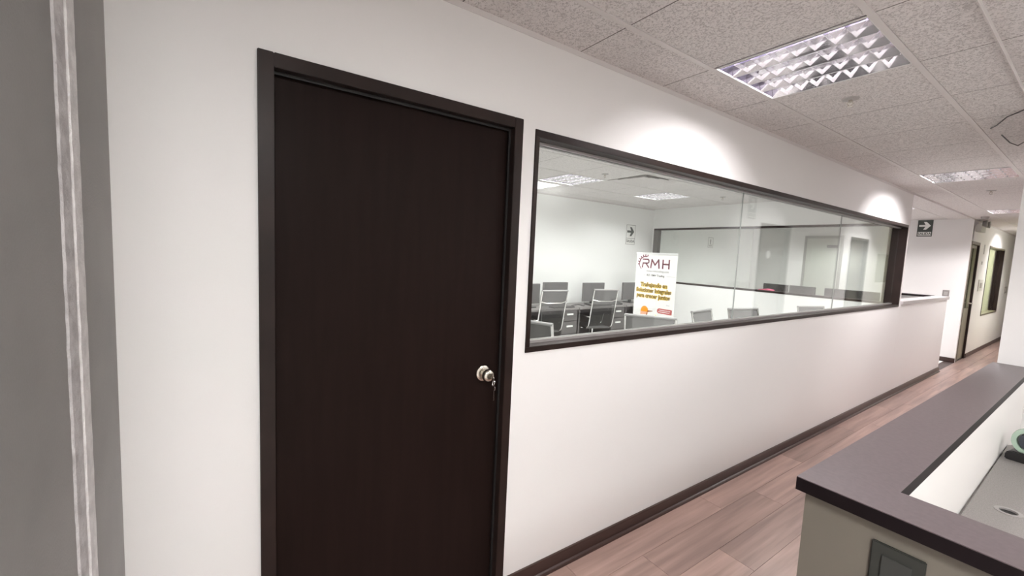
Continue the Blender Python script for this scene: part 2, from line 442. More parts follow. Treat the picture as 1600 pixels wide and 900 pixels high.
def grid(X0, X1, Y0, Y1, gx, gy, lights, skip=None, special=()):
    i0 = math.floor((X0-gx)/P); i1 = math.ceil((X1-gx)/P); j0 = math.floor((Y0-gy)/P); j1 = math.ceil((Y1-gy)/P)
    for i in range(i0, i1):
        for j in range(j0, j1):
            if (i, j) in lights or (i, j) in special: continue
            a, b_, c, d_ = max(X0, gx+i*P), min(X1, gx+i*P+P), max(Y0, gy+j*P), min(Y1, gy+j*P+P)
            if skip and skip(a, b_, c, d_): continue
            put_tile(a, b_, c, d_)
    # main tees run along Y between the tiles, exposed 24 mm flange
    for i in range(i0, i1+1):
        x = gx+i*P
        if X0+.012 < x < X1-.012:
            MB().box(x-.012, x+.012, Y0, Y1, ZC-.004, ZC-.0005).box(x-.001, x+.001, Y0, Y1, ZC-.0005, ZC+.05).build('main_tee', tee, ceil)
    for j in range(j0, j1+1):
        y = gy+j*P
        if Y0 < y < Y1:
            MB().box(X0, X1, y-.0029, y+.0029, ZC+.0004, ZC+.02).build('cross_tee', mat('tee_shadow_gap', (.14, .12, .115), .6), ceil)
    MB().box(X0, X0+.003, Y0, Y1, ZC-.022, ZC+.004).build('wall_angle', tee, ceil)
grid(0, RX, -3.0, 16.8, GX, GY, corr_lights)
grid(RX, 4.9, -3.0, 3.78, GX+P*1, GY, [(i-1, j) for i, j in fill_panels])
grid(-3.65, -.001, YE, 10.65, GX, GY, corr_lights)
grid(-3.65, -TH, -.5, 6.78, OX, OY, off_lights, special=[(1, 1)])

# ------------------------------------------------------------------ door 1
d1 = empty('door_1', (0, DY0, 0), kind='structure', label='tall espresso-brown flush door with keys in its round knob')
W_ = DY1-DY0
fb = .043
MB().box(-TH, .012, 0, fb, 0, DZ).build('jamb', framem, d1, bevel=.002)
MB().box(-TH, .012, W_-fb, W_, 0, DZ).build('jamb', framem, d1, bevel=.002)
MB().box(-TH, .0118, fb, W_-fb, DZ-fb, DZ).build('head', framem, d1, bevel=.002)
MB().box(-TH, -.030, fb, fb+.003, 0, DZ-fb).box(-.024, -.020, W_-fb-.010, W_-fb-.0003, 0, DZ-fb).box(-.024, -.020, fb, W_-fb-.01, DZ-fb-.010, DZ-fb-.0003).build('seal', gasket, d1)
MB().box(-.082, -.040, fb+.004, W_-fb-.004, .008, DZ-fb-.004).build('door_leaf', doorm, d1, bevel=.0015)
KY, KZ = 0.921-DY0, 1.072
kn = MB().lathe([(.0005, -.040), (.036, -.040), (.0365, -.036), (.034, -.030), (.026, -.026), (.014, -.0255), (.0135, -.016), (.017, -.011), (.0235, -.005), (.0272, .004), (.0272, .012), (.024, .019), (.019, .0225), (.0005, .023)], 32, 'X').build('knob', steel, d1, (0, KY, KZ), smooth=True)
MB().lathe([(.0005, .0225), (.012, .0225), (.012, .0245), (.0005, .0245)], 20, 'X').build('lock_cylinder', mat('lock_brass_dark', (.20, .18, .15), .35, 1.0), kn, smooth=False)
ky = empty('door_keys', (.025, DY0+KY, KZ), label='small bunch of steel keys hanging from the lock of the dark door', cat='keys')
# key in lock: bow and shank; ring; second hanging key
MB().box(-.006, .012, -.0011, .0011, -.003, .003).lathe([(.0005, -.0012), (.011, -.0012), (.011, .0012), (.0005, .0012)], 18, 'Y', (.022, 0, -.002)).build('inserted_key', steel, ky)
ring = [(.030+.013*math.cos(t*math.pi/8)*.5, .004*math.sin(t*math.pi/8), -.020+.013*math.sin(t*math.pi/8)) for t in range(17)]
MB().tube(ring, .0011, 6, False).build('key_ring', chrome, ky, smooth=True)
MB().lathe([(.0005, -.001), (.0105, -.001), (.0105, .001), (.0005, .001)], 18, 'Y', (.030, .002, -.042)).box(.0275, .0325, .001, .003, -.096, -.050).box(.0325, .0355, .001, .003, -.090, -.084).box(.0325, .035, .001, .003, -.078, -.073).build('hanging_key', chrome, ky)

# ------------------------------------------------------------------ window 1 (long corridor window)
w1 = empty('window_1', (0, WY0, WZ0), kind='structure', label='wide dark-framed fixed window into the office')
L_, Hh = WY1-WY0, WZ1-WZ0
MB().box(-TH-.004, .006, 0, L_, 0, .026).build('sill', framem, w1, bevel=.002)
MB().box(-TH-.004, .006, 0, L_, Hh-.032, Hh).build('head', framem, w1, bevel=.002)
MB().box(-TH-.004, .0058, 0, .024, .026, Hh-.032).build('jamb', framem, w1, bevel=.002)
MB().box(-TH-.004, .0058, L_-.024, L_, .026, Hh-.032).build('jamb', framem, w1, bevel=.002)
GXp = -.072
for z0, z1 in ((.026, .040), (Hh-.044, Hh-.032)):
    MB().box(GXp-.016, GXp-.0062, .024, L_-.024, z0, z1).box(GXp+.0062, GXp+.016, .024, L_-.024, z0, z1).build('glazing_channel', greytrack, w1)
cuts = [.026, 3.055-WY0, 4.93-WY0, L_-.026]
for a, b_ in zip(cuts[:-1], cuts[1:]):
    MB().box(GXp-.004, GXp+.004, a+.0012, b_-.0012, .028, Hh-.034).build('pane', glassm, w1)
for a in cuts[1:-1]:
    MB().box(GXp-.004, GXp+.0042, a-.0011, a+.0011, .028, Hh-.034).build('silicone_joint', mat('grey_silicone', (.33, .34, .33), .4), w1)

# office partition glazing
w2 = empty('window_2', (0, 6.78, 1.165), kind='structure', label='dark-framed glazing between the two offices')
MB().box(-3.62, -TH-.006, -.004, .084, 0, .03).build('sill', framem, w2)
MB().box(-3.62, -TH-.006, -.004, .084, .98, 1.01).build('head', framem, w2)
MB().box(-3.62, -3.52, -.004, .084, .03, .98).build('jamb', mat('grey_metal_post', (.16, .15, .145), .4), w2)
MB().box(-TH-.03, -TH-.006, -.004, .084, .03, .98).build('jamb', framem, w2)
for a, b_ in ((-3.518, -1.82), (-1.817, -TH-.032)):
    MB().box(a, b_, .036, .044, .031, .979).build('pane', glassm, w2)

# ------------------------------------------------------------------ far corridor door and window
d2_ = empty('door_2', (0, FD0, 0), kind='structure', label='narrow glass door with dark stile far down the corridor')
dw = FD1-FD0
MB().box(-.13, .01, 0, .035, 0, 2.16).build('jamb', mat('bronze_frame', (.17, .15, .11), .35, .3), d2_)
MB().box(-.13, .01, dw-.05, dw, 0, 2.16).build('jamb', framem, d2_)
MB().box(-.13, .01, .035, dw-.05, 2.11, 2.16).build('head', mat('bronze_frame', (0, 0, 0)), d2_)
MB().box(-.055, -.02, .04, .075, .01, 2.1).box(-.055, -.02, dw-.10, dw-.052, .01, 2.1).box(-.055, -.02, .075, dw-.10, .01, .95).box(-.055, -.02, .075, dw-.10, 2.05, 2.1).build('door_leaf', mat('bronze_panel', (.27, .25, .19), .35), d2_)
MB().box(-.042, -.034, .075, dw-.10, .95, 2.05).build('pane', glassm, d2_)
MB().tube([(-.02, dw-.20, 1.05), (-.005, dw-.20, 1.05), (.035, dw-.20, 1.05), (.035, dw-.34, 1.05)], .011, 8).build('lever_handle', chrome, d2_, smooth=True)
w3 = empty('window_3', (0, FW0, .745), kind='structure', label='tall recessed window with dark right jamb at the corridor end')
ww, wh = FW1-FW0, 2.158-.745
MB().box(-.13, .006, 0, ww, 0, .03).build('sill', mat('bronze_frame', (0, 0, 0)), w3)
MB().box(-.13, .006, 0, ww, wh-.03, wh).build('head', mat('bronze_frame', (0, 0, 0)), w3)
MB().box(-.13, .006, 0, .03, .03, wh-.03).build('jamb', framem, w3)
MB().box(-.13, .006, ww-.05, ww, .03, wh-.03).build('jamb', framem, w3)
MB().box(-.062, -.054, .03, ww-.05, .03, wh-.03).build('pane', glassm, w3)

# right-hand corridor doors (seen mirrored in the window glass)
for n_, (a, b_, zt) in zip((3, 4), RD):
    dd = empty('door_%d' % n_, (RX, a, 0), kind='structure', label=['brown office door nearest the counter, mirrored in the glass', 'brown office door further along, mirrored in the glass'][n_-3])
    wdt = b_-a
    MB().box(-.01, .16, 0, .045, 0, zt).build('jamb', framem, dd)
    MB().box(-.01, .16, wdt-.045, wdt, 0, zt).build('jamb', framem, dd)
    MB().box(-.0098, .16, .045, wdt-.045, zt-.045, zt).build('head', framem, dd)
    MB().box(.05, .09, .048, wdt-.048, .008, zt-.048).build('door_leaf', mat('brown_leaf', (.055, .038, .034), .4), dd)
    MB().lathe([(.0005, .05), (.033, .05), (.032, .04), (.012, .036), (.012, .015), (.025, .008), (.025, -.01), (.0005, -.014)], 20, 'X').build('knob', steel, dd, (0, .12, 1.05), smooth=True)
    if n_ == 3:
        MB().lathe([(.0005, .0485), (.055, .0485), (.055, .0499), (.0005, .0499)], 24, 'X').build('round_sticker', sign_white, dd, (0, .40, 1.735))
w4 = empty('window_4', (RX, 10.75, 1.28), kind='structure', label='frosted interior window past the right-hand doors')
MB().box(-.005, .16, 0, 1.1, 0, .04).build('sill', sign_white, w4)
MB().box(-.005, .16, 0, .04, .04, .66).build('jamb', sign_white, w4)
MB().box(-.005, .16, 1.06, 1.1, .04, .66).build('jamb', sign_white, w4)
MB().box(-.005, .16, .04, 1.06, .63, .66).build('head', sign_white, w4)
MB().box(.04, .05, .04, 1.06, .04, .63).build('pane', greyfilm, w4)
# far office door in the far wall
d5 = empty('door_5', (-2.52, 10.65, 0), kind='structure', label='grey framed glass door at the back of the far office')
MB().box(0, .05, -.02, 0, 0, 2.26).build('jamb', mat('grey_door_frame', (.30, .30, .28), .4), d5)
MB().box(.66, .71, -.02, 0, 0, 2.26).build('jamb', mat('grey_door_frame', (.30, .30, .28), .4), d5)
MB().box(.05, .66, -.02, 0, 2.2, 2.26).build('head', mat('grey_door_frame', (.30, .30, .28), .4), d5)
MB().box(.05, .66, -.012, 0, 0, 2.2).build('door_leaf', mat('frosted_leaf', (.48, .50, .45), .3), d5)
MB().box(.44, .62, -.06, -.012, 2.0, 2.06).build('door_closer', darkgrey, d5)

# ------------------------------------------------------------------ ceiling lights
def make_light():
    root = empty('ceiling_light', (0, 0, 0))
    S = .578; h = S/2
    # flange frame
    f = MB().box(-.300, -h, -.300, .300, -.003, .004).box(h, .300, -.300, .300, -.003, .004).box(-h, h, -.300, -h, -.003, .004).box(-h, h, h, .300, -.003, .004)
    f.build('frame', mat('light_frame', (.75, .74, .74), .3, .2), root)
    # housing
    hb = MB().box(-h, h, -h, h, .088, .092).box(-h, -h+.002, -h, h, .004, .088).box(h-.002, h, -h, h, .004, .088).box(-h+.002, h-.002, -h, -h+.002, .004, .088).box(-h+.002, h-.002, h-.002, h, .004, .088)
    hb.build('housing', louvre_purple, root)
    rowp = (S-.004)/4
    for k in range(4):
        yc = -h+.002+rowp*(k+.5)
        MB().tube([(-h+.006, yc, .050), (h-.006, yc, .050)], .011, 10).build('tube', tubem, root, smooth=True)
    # longitudinal V blades
    for k in range(1, 4):
        yc = -h+.002+rowp*k
        MB().prism([(yc-.0025, -.006), (yc+.0025, -.006), (yc+.006, .004), (yc+.020, .046), (yc-.020, .046), (yc-.006, .004)], 0, -h+.003, h-.003).build('long_blade', louvre, root)
    for sg in (-1, 1):
        e = sg*(h-.003)
        MB().prism([(e, -.004), (e-sg*.003, -.004), (e-sg*.022, .046), (e, .046)], 0, -h+.003, h-.003).build('side_reflector', louvre, root)
    ncell = 8
    for k in range(1, ncell):
        xc = -h+.002+(S-.004)*k/ncell
        cb = MB()
        for r_ in range(4):
            y0 = -h+.002+rowp*r_; y1 = y0+rowp
            # tapered blade between the V blades
            cb.prism([(y0+.005, -.002), (y1-.005, -.002), (y1-.010, .018), (y0+.010, .018)], 0, xc-.0012, xc+.0012)
        cb.build('cross_blade', louvre, root)
    return root, h, rowp, S
lt0, LH, LROW, LS = make_light()
first_light = [True]
def place_light(cx, cy, watts, col, label, grp=None):
    if first_light[0]: o = lt0; first_light[0] = False
    else: o = copy_tree(lt0)
    o.location = (cx, cy, ZC); tag(o, label, 'ceiling light', grp)
    for k in range(4):
        ld = bpy.data.lights.new('tube_light', 'AREA'); ld.shape = 'RECTANGLE'; ld.size = LS-.016; ld.size_y = .022
        ld.energy = watts; ld.color = col
        lo = bpy.data.objects.new('tube_light', ld); COL.objects.link(lo)
        lo.parent = o; lo.location = (0, -LH+.002+LROW*(k+.5), .0380)
    return o
CL = {(0, 1): 'square mirror-louvre ceiling light nearest the camera, above the corridor',
      (0, 7): 'second mirror-louvre ceiling light along the corridor, above the window end',
      (0, 13): 'third corridor ceiling light, by the far white wall',
      (0, 19): 'ceiling light at the far end of the corridor past the glass door',
      (-2, 11): 'ceiling light peeping past the end of the window wall',
      (-4, 10): 'unseen ceiling light added to brighten the far office, just behind the glazing',
      (-4, 13): 'unseen ceiling light added to brighten the far office, by its end wall',
      (0, -5): 'unseen ceiling light added for fill behind the grey entry wall'}
for (i, j) in corr_lights:
    wts = TUBE_W*(0.42 if i == -4 else 0.7 if i == -2 else 1.0)
    place_light(GX+(i+.5)*P, GY+(j+.5)*P, wts, LIGHT_COL, CL[(i, j)])
OL = {(0, 0): 'bright office ceiling light nearest the window left end', (0, 3): 'bright office ceiling light above the roll-up banner',
      (0, -3): 'office ceiling light hidden beyond the left of the window', (3, 0): 'office ceiling light close behind the window, left one',
      (3, 3): 'office ceiling light close behind the window, right one', (3, -3): 'office ceiling light behind the dark door'}
for (i, j) in off_lights:
    place_light(OX+(i+.5)*P, OY+(j+.5)*P, TUBE_W_OFFICE, OFFICE_COL, OL[(i, j)])
for n_, (i, j) in enumerate(fill_panels):
    pn = empty('fill_panel', (GX+(i+.5)*P, GY+(j+.5)*P, ZC), label=['unseen fill panel added right above the reception desk', 'unseen fill panel added over the far corner of the reception', 'unseen fill panel added over the reception waiting side', 'unseen fill panel added by the reception entrance'][n_], cat='ceiling light')
    MB().box(-.303, -.285, -.303, .303, -.004, .02).box(.285, .303, -.303, .303, -.004, .02).box(-.285, .285, -.303, -.285, -.004, .02).box(-.285, .285, .285, .303, -.004, .02).build('frame', mat('light_frame', (.75, .74, .74)), pn)
    MB().box(-.285, .285, -.285, .285, .004, .012).build('fill_diffuser', mat('fill_glow_%d' % n_, (1, 1, 1), .5, emit=(1.0, .995, .98), es=FILL_E*fill_level[n_]), pn)

# far room lamp behind glass door and window_3
fl_ = empty('ceiling_lamp', (-.75, 14.9, ZC), label='round ceiling lamp inside the lit far room', cat='ceiling light')
MB().lathe([(.0005, -.05), (.15, -.045), (.16, -.01), (.16, .0), (.0005, 0)], 24).build('diffuser', mat('lamp_glow', (1, 1, .8), .5, emit=(1, 1, .72), es=6), fl_, smooth=True)
ld = bpy.data.lights.new('lamp', 'POINT'); ld.energy = 150; ld.color = (1, 1, .72); ld.shadow_soft_size = .1
lo = bpy.data.objects.new('lamp', ld); COL.objects.link(lo); lo.parent = fl_; lo.location = (0, 0, -.2)

# diffuser in office ceiling
df = empty('air_diffuser', (OX+1.5*P, OY+1.5*P, ZC), label='square four-way air diffuser in the office ceiling', cat='air vent')
for k, (a, b_, z) in enumerate([(.302, .25, 0), (.215, .17, .012), (.135, .09, .024)]):
    r_ = MB()
    for sx in (0, 1, 2, 3):
        an = sx*math.pi/2; c_, s_ = math.cos(an), math.sin(an)
        q = [(-a, -a, z-.006), (a, -a, z-.006), (b_, -b_, z+.024), (-b_, -b_, z+.024)]
        o = len(r_.v); r_.v += [(x*c_-y*s_, x*s_+y*c_, zz) for x, y, zz in q]+[(x*c_-y*s_, x*s_+y*c_, zz+.003) for x, y, zz in q]
        r_.f += [(o, o+1, o+2, o+3), (o+4, o+7, o+6, o+5), (o, o+4, o+5, o+1), (o+1, o+5, o+6, o+2), (o+2, o+6, o+7, o+3), (o+3, o+7, o+4, o)]
    r_.build('vane_ring', tee, df)
MB().box(-.06, .06, -.06, .06, .03, .036).build('centre_plate', tee, df)
MB().box(-.30, .30, -.30, .30, .06, .064).build('back_plate', mat('vent_dark', (.08, .08, .08), .8), df)

# sprinklers
def sprinkler(loc, label):
    o = empty('sprinkler_head', loc, label=label, cat='sprinkler', group='ceiling sprinklers')
    MB().lathe([(.0005, 0), (.040, 0), (.038, -.005), (.018, -.008), (.0005, -.008)], 20).build('escutcheon', mat('sprinkler_grey', (.42, .40, .39), .4, .3), o, smooth=True)
    MB().lathe([(.0005, -.008), (.009, -.008), (.009, -.022), (.0005, -.022)], 12).build('nozzle', steel, o, smooth=True)
    MB().tube([(-.010, 0, -.020), (-.013, 0, -.030), (0, 0, -.042), (.013, 0, -.030), (.010, 0, -.020)], .0022, 6).build('yoke', steel, o, smooth=True)
    MB().lathe([(.0005, -.042), (.014, -.042), (.014, -.0435), (.0005, -.0435)], 14).build('deflector', steel, o)
sprinkler((.565, 2.868, ZC), 'sprinkler head in the tile beyond the nearest ceiling light')
sprinkler((.595, 7.12, ZC), 'sprinkler head in the corridor ceiling past the second light')
sprinkler((-1.92, 3.57, ZC), 'sprinkler head in the office ceiling between light and air diffuser')
sprinkler((-1.86, 5.96, ZC), 'sprinkler head in the office ceiling near the glazed partition')

# loose cable at ceiling
cb = MB().tube([(.945, 4.06, ZC-.004), (.985, 3.93, ZC-.02), (1.04, 3.79, ZC-.012), (1.12, 3.70, ZC-.006)], .0035, 6)
tag(cb.build('ceiling_cable', blackp, smooth=True), 'thin dark cable hanging below the ceiling by the right wall', 'cable')
cb = MB().tube([(.965, 4.30, ZC-.004), (.985, 4.48, ZC-.025), (1.01, 4.6, ZC-.028), (1.05, 4.52, ZC-.02), (1.07, 4.36, ZC-.004)], .0035, 6)
tag(cb.build('ceiling_cable', blackp, smooth=True), 'looped dark cable sagging from the ceiling, further one', 'cable')

# ------------------------------------------------------------------ signs
def arrow_pts(w, h):
    return [(-.5*w, -.10*h), (.02*w, -.10*h), (-.14*w, -.42*h), (.10*w, -.42*h), (.46*w, 0), (.10*w, .42*h), (-.14*w, .42*h), (.02*w, .10*h), (-.5*w, .10*h)]
def exit_sign(loc, rot, label, dark=True, flip=False, w=.20, h=.30, glyph='arrow'):
    o = empty('exit_sign' if glyph == 'arrow' else 'wall_sign', loc, label=label, cat='sign'); o.rotation_euler = rot
    # local: x right, y up, z out of the wall
    MB().box(-w/2, w/2, -h/2, h/2, 0, .003).build('plate', sign_dark if dark else sign_white, o)
    if not dark:
        e = .006
        MB().box(-w/2, w/2, h/2-e, h/2, .003, .0034).box(-w/2, w/2, -h/2, -h/2+e, .003, .0034).box(-w/2, -w/2+e, -h/2+e, h/2-e, .003, .0034).box(w/2-e, w/2, -h/2+e, h/2-e, .003, .0034).box(-w/2+e, w/2-e, -h*.20, -h*.18, .003, .0034).build('border', sign_black, o)
    sgn = -1 if flip else 1
    if glyph == 'arrow':
        pts = [(sgn*a, b+h*.155) for a, b in arrow_pts(w*.80, h*.56)]
        MB().prism(pts, 2, .003, .0036).build('arrow', sign_white if dark else sign_dark, o)
        if dark:
            MB().box(-w*.44, w*.44, -h*.44, -h*.22, .003, .0035).build('text_panel', sign_white, o)
        text_mesh('lettering', 'SALIDA', h*.20, sign_dark, o, (0, -h*.335, .0042), (0, 0, 0), xs=.88*w/.2*.3/h, bold=.0012)
    else:
        MB().prism([(-.012, -.035), (.012, -.035), (.014, .05), (.006, .075), (-.006, .075), (-.014, .05)], 2, .003, .0036).build('extinguisher_symbol', sign_black, o)
        MB().box(-w*.3, w*.3, -h*.36, -h*.30, .003, .0035).build('lettering', sign_black, o)
    return o
R90 = math.pi/2
exit_sign((-3.649, 6.14, 2.022), (R90, 0, R90), 'white SALIDA exit sign with dark arrow on the office back wall', dark=False, w=.25, h=.355)
exit_sign((-.605, 10.649, 2.385), (R90, 0, 0), 'dark SALIDA exit sign with white arrow on the far wall', w=.205, h=.30)
exit_sign((RX-.001, 5.655, 2.325), (R90, 0, -R90), 'dark SALIDA exit sign on the right wall, mirrored in the glass', flip=True, w=.20, h=.29)
exit_sign((-3.649, 8.80, 2.01), (R90, 0, R90), 'small white sign with upright symbol on the far office wall', dark=False, w=.2, h=.22, glyph='ext')

# wall fittings
def plate(name, loc, rot, w, h, label, cat, m0=plate_mat, m1=plate_in):
    o = empty(name, loc, label=label, cat=cat); o.rotation_euler = rot
    MB().box(-w/2, w/2, -h/2, h/2, 0, .008).build('cover_plate', m0, o, bevel=.002)
    MB().box(-w*.28, w*.28, -h*.26, h*.26, .008, .012).build('rocker', m1, o, bevel=.001)
    return o
gp = mat('grey_switch', (.30, .28, .27), .4); gp2 = mat('grey_switch_rocker', (.42, .40, .39), .4)
plate('wall_switch', (-.222, 10.649, 1.215), (R90, 0, 0), .085, .125, 'grey switch plate on the white far wall above the low wall', 'switch', gp, gp2)
plate('wall_switch', (.001, 15.35, 1.234), (R90, 0, R90), .30, .16, 'small grey switch at the far end of the corridor wall', 'switch', gp, gp2)
nt_ = empty('wall_notice', (.001, 12.02, 1.37), label='pale notice holder beside the far glass door', cat='notice'); nt_.rotation_euler = (R90, 0, R90)
MB().box(-.21, .21, -.11, .11, 0, .012).build('board', mat('notice_grey', (.62, .61, .58), .5), nt_)
MB().box(-.1, .1, -.05, .05, .012, .014).build('dark_print', gp, nt_)
dc = empty('wall_decal', (.001, 11.95, 1.99), label='grey vertical decal between the far door and window', cat='decal'); dc.rotation_euler = (R90, 0, R90)
MB().box(-.05, .05, -.02, .16, 0, .003).build('upper_mark', gp2, dc); MB().box(-.12, .02, -.22, -.16, 0, .003).build('lower_mark', gp2, dc)
em = empty('emergency_light', (.001, 11.05, 2.40), label='twin-head emergency light above the far glass door', cat='emergency light'); em.rotation_euler = (R90, 0, R90)
MB().box(-.22, .22, -.07, .06, 0, .07).build('battery_case', mat('em_grey', (.5, .5, .47), .5), em, bevel=.005)
for sx in (-.14, .14):
    MB().lathe([(.0005, .07), (.045, .07), (.06, .12), (.055, .125), (.0005, .115)], 16, 'Z', (sx, .07, 0)).build('lamp_head', mat('em_head', (.25, .25, .24), .3), em, smooth=True)
sm = empty('smoke_detector', (.16, 10.35, ZC), label='small dark detector on the ceiling near the emergency light', cat='detector')
MB().lathe([(.0005, 0), (.05, 0), (.05, -.02), (.035, -.04), (.0005, -.042)], 18).build('body', gp, sm, smooth=True)

# ------------------------------------------------------------------ reception counter
CX0, CY0, CZ = 1.093, 1.174, 1.08
ct = empty('reception_counter', (CX0, CY0, 0), label='L-shaped reception counter with dark plum-grey ledge and cream panels', cat='counter')
MB().prism([(0, 0), (2.4, 0), (2.4, .141), (.164, .141), (.182, 2.612), (.030, 2.612)], 2, CZ-.002, CZ).build('ledge_top', cap_top, ct)
MB().prism([(0, 0), (2.4, 0), (2.4, .141), (.164, .141), (.182, 2.612), (.030, 2.612)], 2, CZ-.034, CZ-.0021).build('ledge', cap_edge, ct)
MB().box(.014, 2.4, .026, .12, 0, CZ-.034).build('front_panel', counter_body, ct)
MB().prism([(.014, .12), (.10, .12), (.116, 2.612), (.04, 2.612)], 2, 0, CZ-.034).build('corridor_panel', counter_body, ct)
MB().prism([(.10, .12), (.157, .12), (.170, 2.612), (.116, 2.612)], 2, 0, CZ-.0345).build('inner_panel', counter_in, ct)
MB().box(.16, 2.4, .1205, .13, .3, CZ-.0345).build('inner_panel', counter_in, ct)
wk = MB()
# worktop with a round grommet hole
gx_, gy_, gr = 1.356-CX0, 2.35-CY0, .030
N = 32
outer = []
x0, x1, y0, y1 = .172, .90, .132, 2.60
for k in range(N):
    a = 2*math.pi*(k+.5)/N; c_, s_ = math.cos(a), math.sin(a)
    t = min([(x1-gx_)/c_ if c_ > 0 else (x0-gx_)/c_ if c_ < 0 else 9e9, (y1-gy_)/s_ if s_ > 0 else (y0-gy_)/s_ if s_ < 0 else 9e9])
    outer.append((gx_+c_*t, gy_+s_*t))
zt, zb = .742, .717
for z in (zt, zb):
    for k in range(N):
        a = 2*math.pi*(k+.5)/N; wk.v.append((gx_+gr*math.cos(a), gy_+gr*math.sin(a), z))
    for p in outer: wk.v.append((*p, z))
for k in range(N):
    j = (k+1) % N
    wk.f += [(k, j, N+j, N+k), (2*N+k, 3*N+k, 3*N+j, 2*N+j), (k, 2*N+k, 2*N+j, j)]
wk.build('worktop', desk_grey, ct)
gm = MB()
gm.lathe([(.0235, zt-.02), (.0235, zt+.002), (.036, zt+.002), (.036, zt), (.030, zt), (.030, zt-.02)], 28, 'Z', (gx_, gy_, 0))
gm.f = gm.f[:-2]
gm.build('cable_grommet', mat('grommet_grey', (.30, .28, .275), .35), ct, smooth=True)
MB().lathe([(.0005, zt-.012), (.0232, zt-.012), (.0232, zt-.004), (.0005, zt-.004)], 24, 'Z', (gx_, gy_, 0)).build('hole_shade_disc', gasket, ct)  # black disc stands for the shade inside the hole
pl = plate('wall_socket', (1.2885, CY0+.026, .951), (R90, 0, 0), .089, .098, 'grey socket plate with hinged cover on the cream counter front', 'socket')
# item on desk
it = empty('desk_tape_dispenser', (1.352, 3.05, .742), rz=-.15, label='round pale-green ringed object on a black base at the right edge of the desk', cat='desk item')
MB().prism([(-.07, 0), (.09, 0), (.09, .022), (.05, .045), (-.055, .045), (-.07, .03)], 1, -.04, .04).build('base', blackp, it, bevel=.004)
gr_ = MB().lathe([(.046, -.022), (.062, -.022), (.066, 0), (.062, .022), (.046, .022), (.044, 0), (.046, -.022)], 32, 'Y', (0, 0, .098)); gr_.f = gr_.f[:-2]
gr_.build('pale_ring', green, it, smooth=True)
MB().lathe([(.0005, -.018), (.040, -.018), (.0435, 0), (.040, .018), (.0005, .018)], 28, 'Y', (0, 0, .098)).build('dark_core', mat('slate_core', (.05, .055, .07), .3), it, smooth=True)
MB().box(-.004, .004, -.021, -.018, .06, .138).build('pale_spoke', green, it)

# ------------------------------------------------------------------ office furniture
def make_chair():
    r = empty('office_chair')
    path = [(.23, .455), (.20, .475), (.10, .470), (-.08, .455), (-.17, .460), (-.215, .50), (-.235, .57), (-.262, .72), (-.290, .86), (-.312, .98), (-.335, 1.085)]
    seat = [p for p in path[:5]]; back = path[5:]
    hw_ = .205
    for s_ in (-1, 1):
        MB().tube([(s_*(hw_+.012), a, b) for a, b in path], .011, 8).build('side_rail', chrome, r, smooth=True)
    MB().sheet(seat, -hw_, hw_, .022).build('seat', net if False else mat('grey_seat_fabric', (.14, .135, .135), .8), r)
    MB().sheet([p for p in path if p[1] > .8 and p[1] < .98]+[(-.312, .98), (-.335, 1.085)], -hw_, hw_, .006).build('backrest', net, r)
    MB().sheet(back[:4], -hw_, hw_, .004).build('lower_back_mesh', net_open, r)
    MB().tube([(-hw_-.018, -.336, 1.085), (hw_+.018, -.336, 1.085)], .013, 10).build('top_bar', mat('grey_bar', (.30, .29, .29), .4), r, smooth=True)
    MB().tube([(-hw_-.012, -.300, .925), (-.12, -.316, .905), (.12, -.316, .905), (hw_+.012, -.300, .925)], .010, 8).build('back_brace', chrome, r, smooth=True)
    MB().tube([(-hw_-.012, .0, .445), (-.08, .0, .425), (.08, .0, .425), (hw_+.012, .0, .445)], .012, 8).build('seat_brace', chrome, r, smooth=True)
    for s_ in (-1, 1):
        x = s_*(hw_+.016)
        arm = MB().tube([(x, .12, .468), (x+s_*.045, .11, .52), (x+s_*.05, .09, .64), (x+s_*.05, .03, .672), (x+s_*.05, -.14, .665), (x+s_*.035, -.22, .655), (x, -.247, .645)], .011, 8)
        arm.build('armrest', chrome, r, smooth=True)
    MB().lathe([(.0005, .10), (.03, .10), (.028, .26), (.018, .26), (.018, .43), (.0005, .43)], 16).build('gas_column', chrome, r, smooth=True)
    for k in range(5):
        a = 2*math.pi*k/5+.3; c_, s_ = math.cos(a), math.sin(a)
        lg = MB().tube([(c_*.02, s_*.02, .115), (c_*.14, s_*.14, .10), (c_*.24, s_*.24, .075)], [.022, .018, .013], 8).build('base_leg', chrome, r, smooth=True)
        MB().lathe([(.0005, -.016), (.026, -.016), (.028, -.008), (.028, .008), (.026, .016), (.0005, .016)], 14, 'Y', (c_*.24, s_*.24, .028)).tube([(c_*.24, s_*.24, .03), (c_*.24, s_*.24, .07)], .007, 6).build('caster', blackp, lg, smooth=True)
    return r
ch0 = make_chair(); first_chair = [True]
def chair(x, y, face, label, grp):
    """(x, y) is the middle of the chair's top bar; face is the direction (radians) it looks"""
    o = ch0 if first_chair[0] else copy_tree(ch0); first_chair[0] = False
    rz = face-math.pi/2
    off = Vector((-.336*-math.sin(rz), -.336*math.cos(rz)))
    o.location = (x-off.x, y-off.y, 0); o.rotation_euler = (0, 0, rz)
    tag(o, label, 'chair', grp)
g1, g2 = 'mesh chairs at the back-wall desks', 'mesh chairs along the window side'
chair(-2.99, 3.84, math.pi-.10, 'chrome and grey mesh office chair before the leftmost whole monitor', g1)
chair(-2.97, 4.86, math.pi-.22, 'chrome and grey mesh office chair left of the banner, before the middle monitor', g1)
chair(-.83, 3.12, 2.2, 'grey mesh chair whose top covers the bottom of the banner', g2)
chair(-.92, 4.08, .12, 'grey mesh chair seen nearly edge-on, just right of the banner', g2)
chair(-.85, 4.79, -.25, 'grey mesh chair behind the first glass joint', g2)
chair(-.66, 6.09, -.30, 'grey mesh chair nearest the glazed partition', g2)
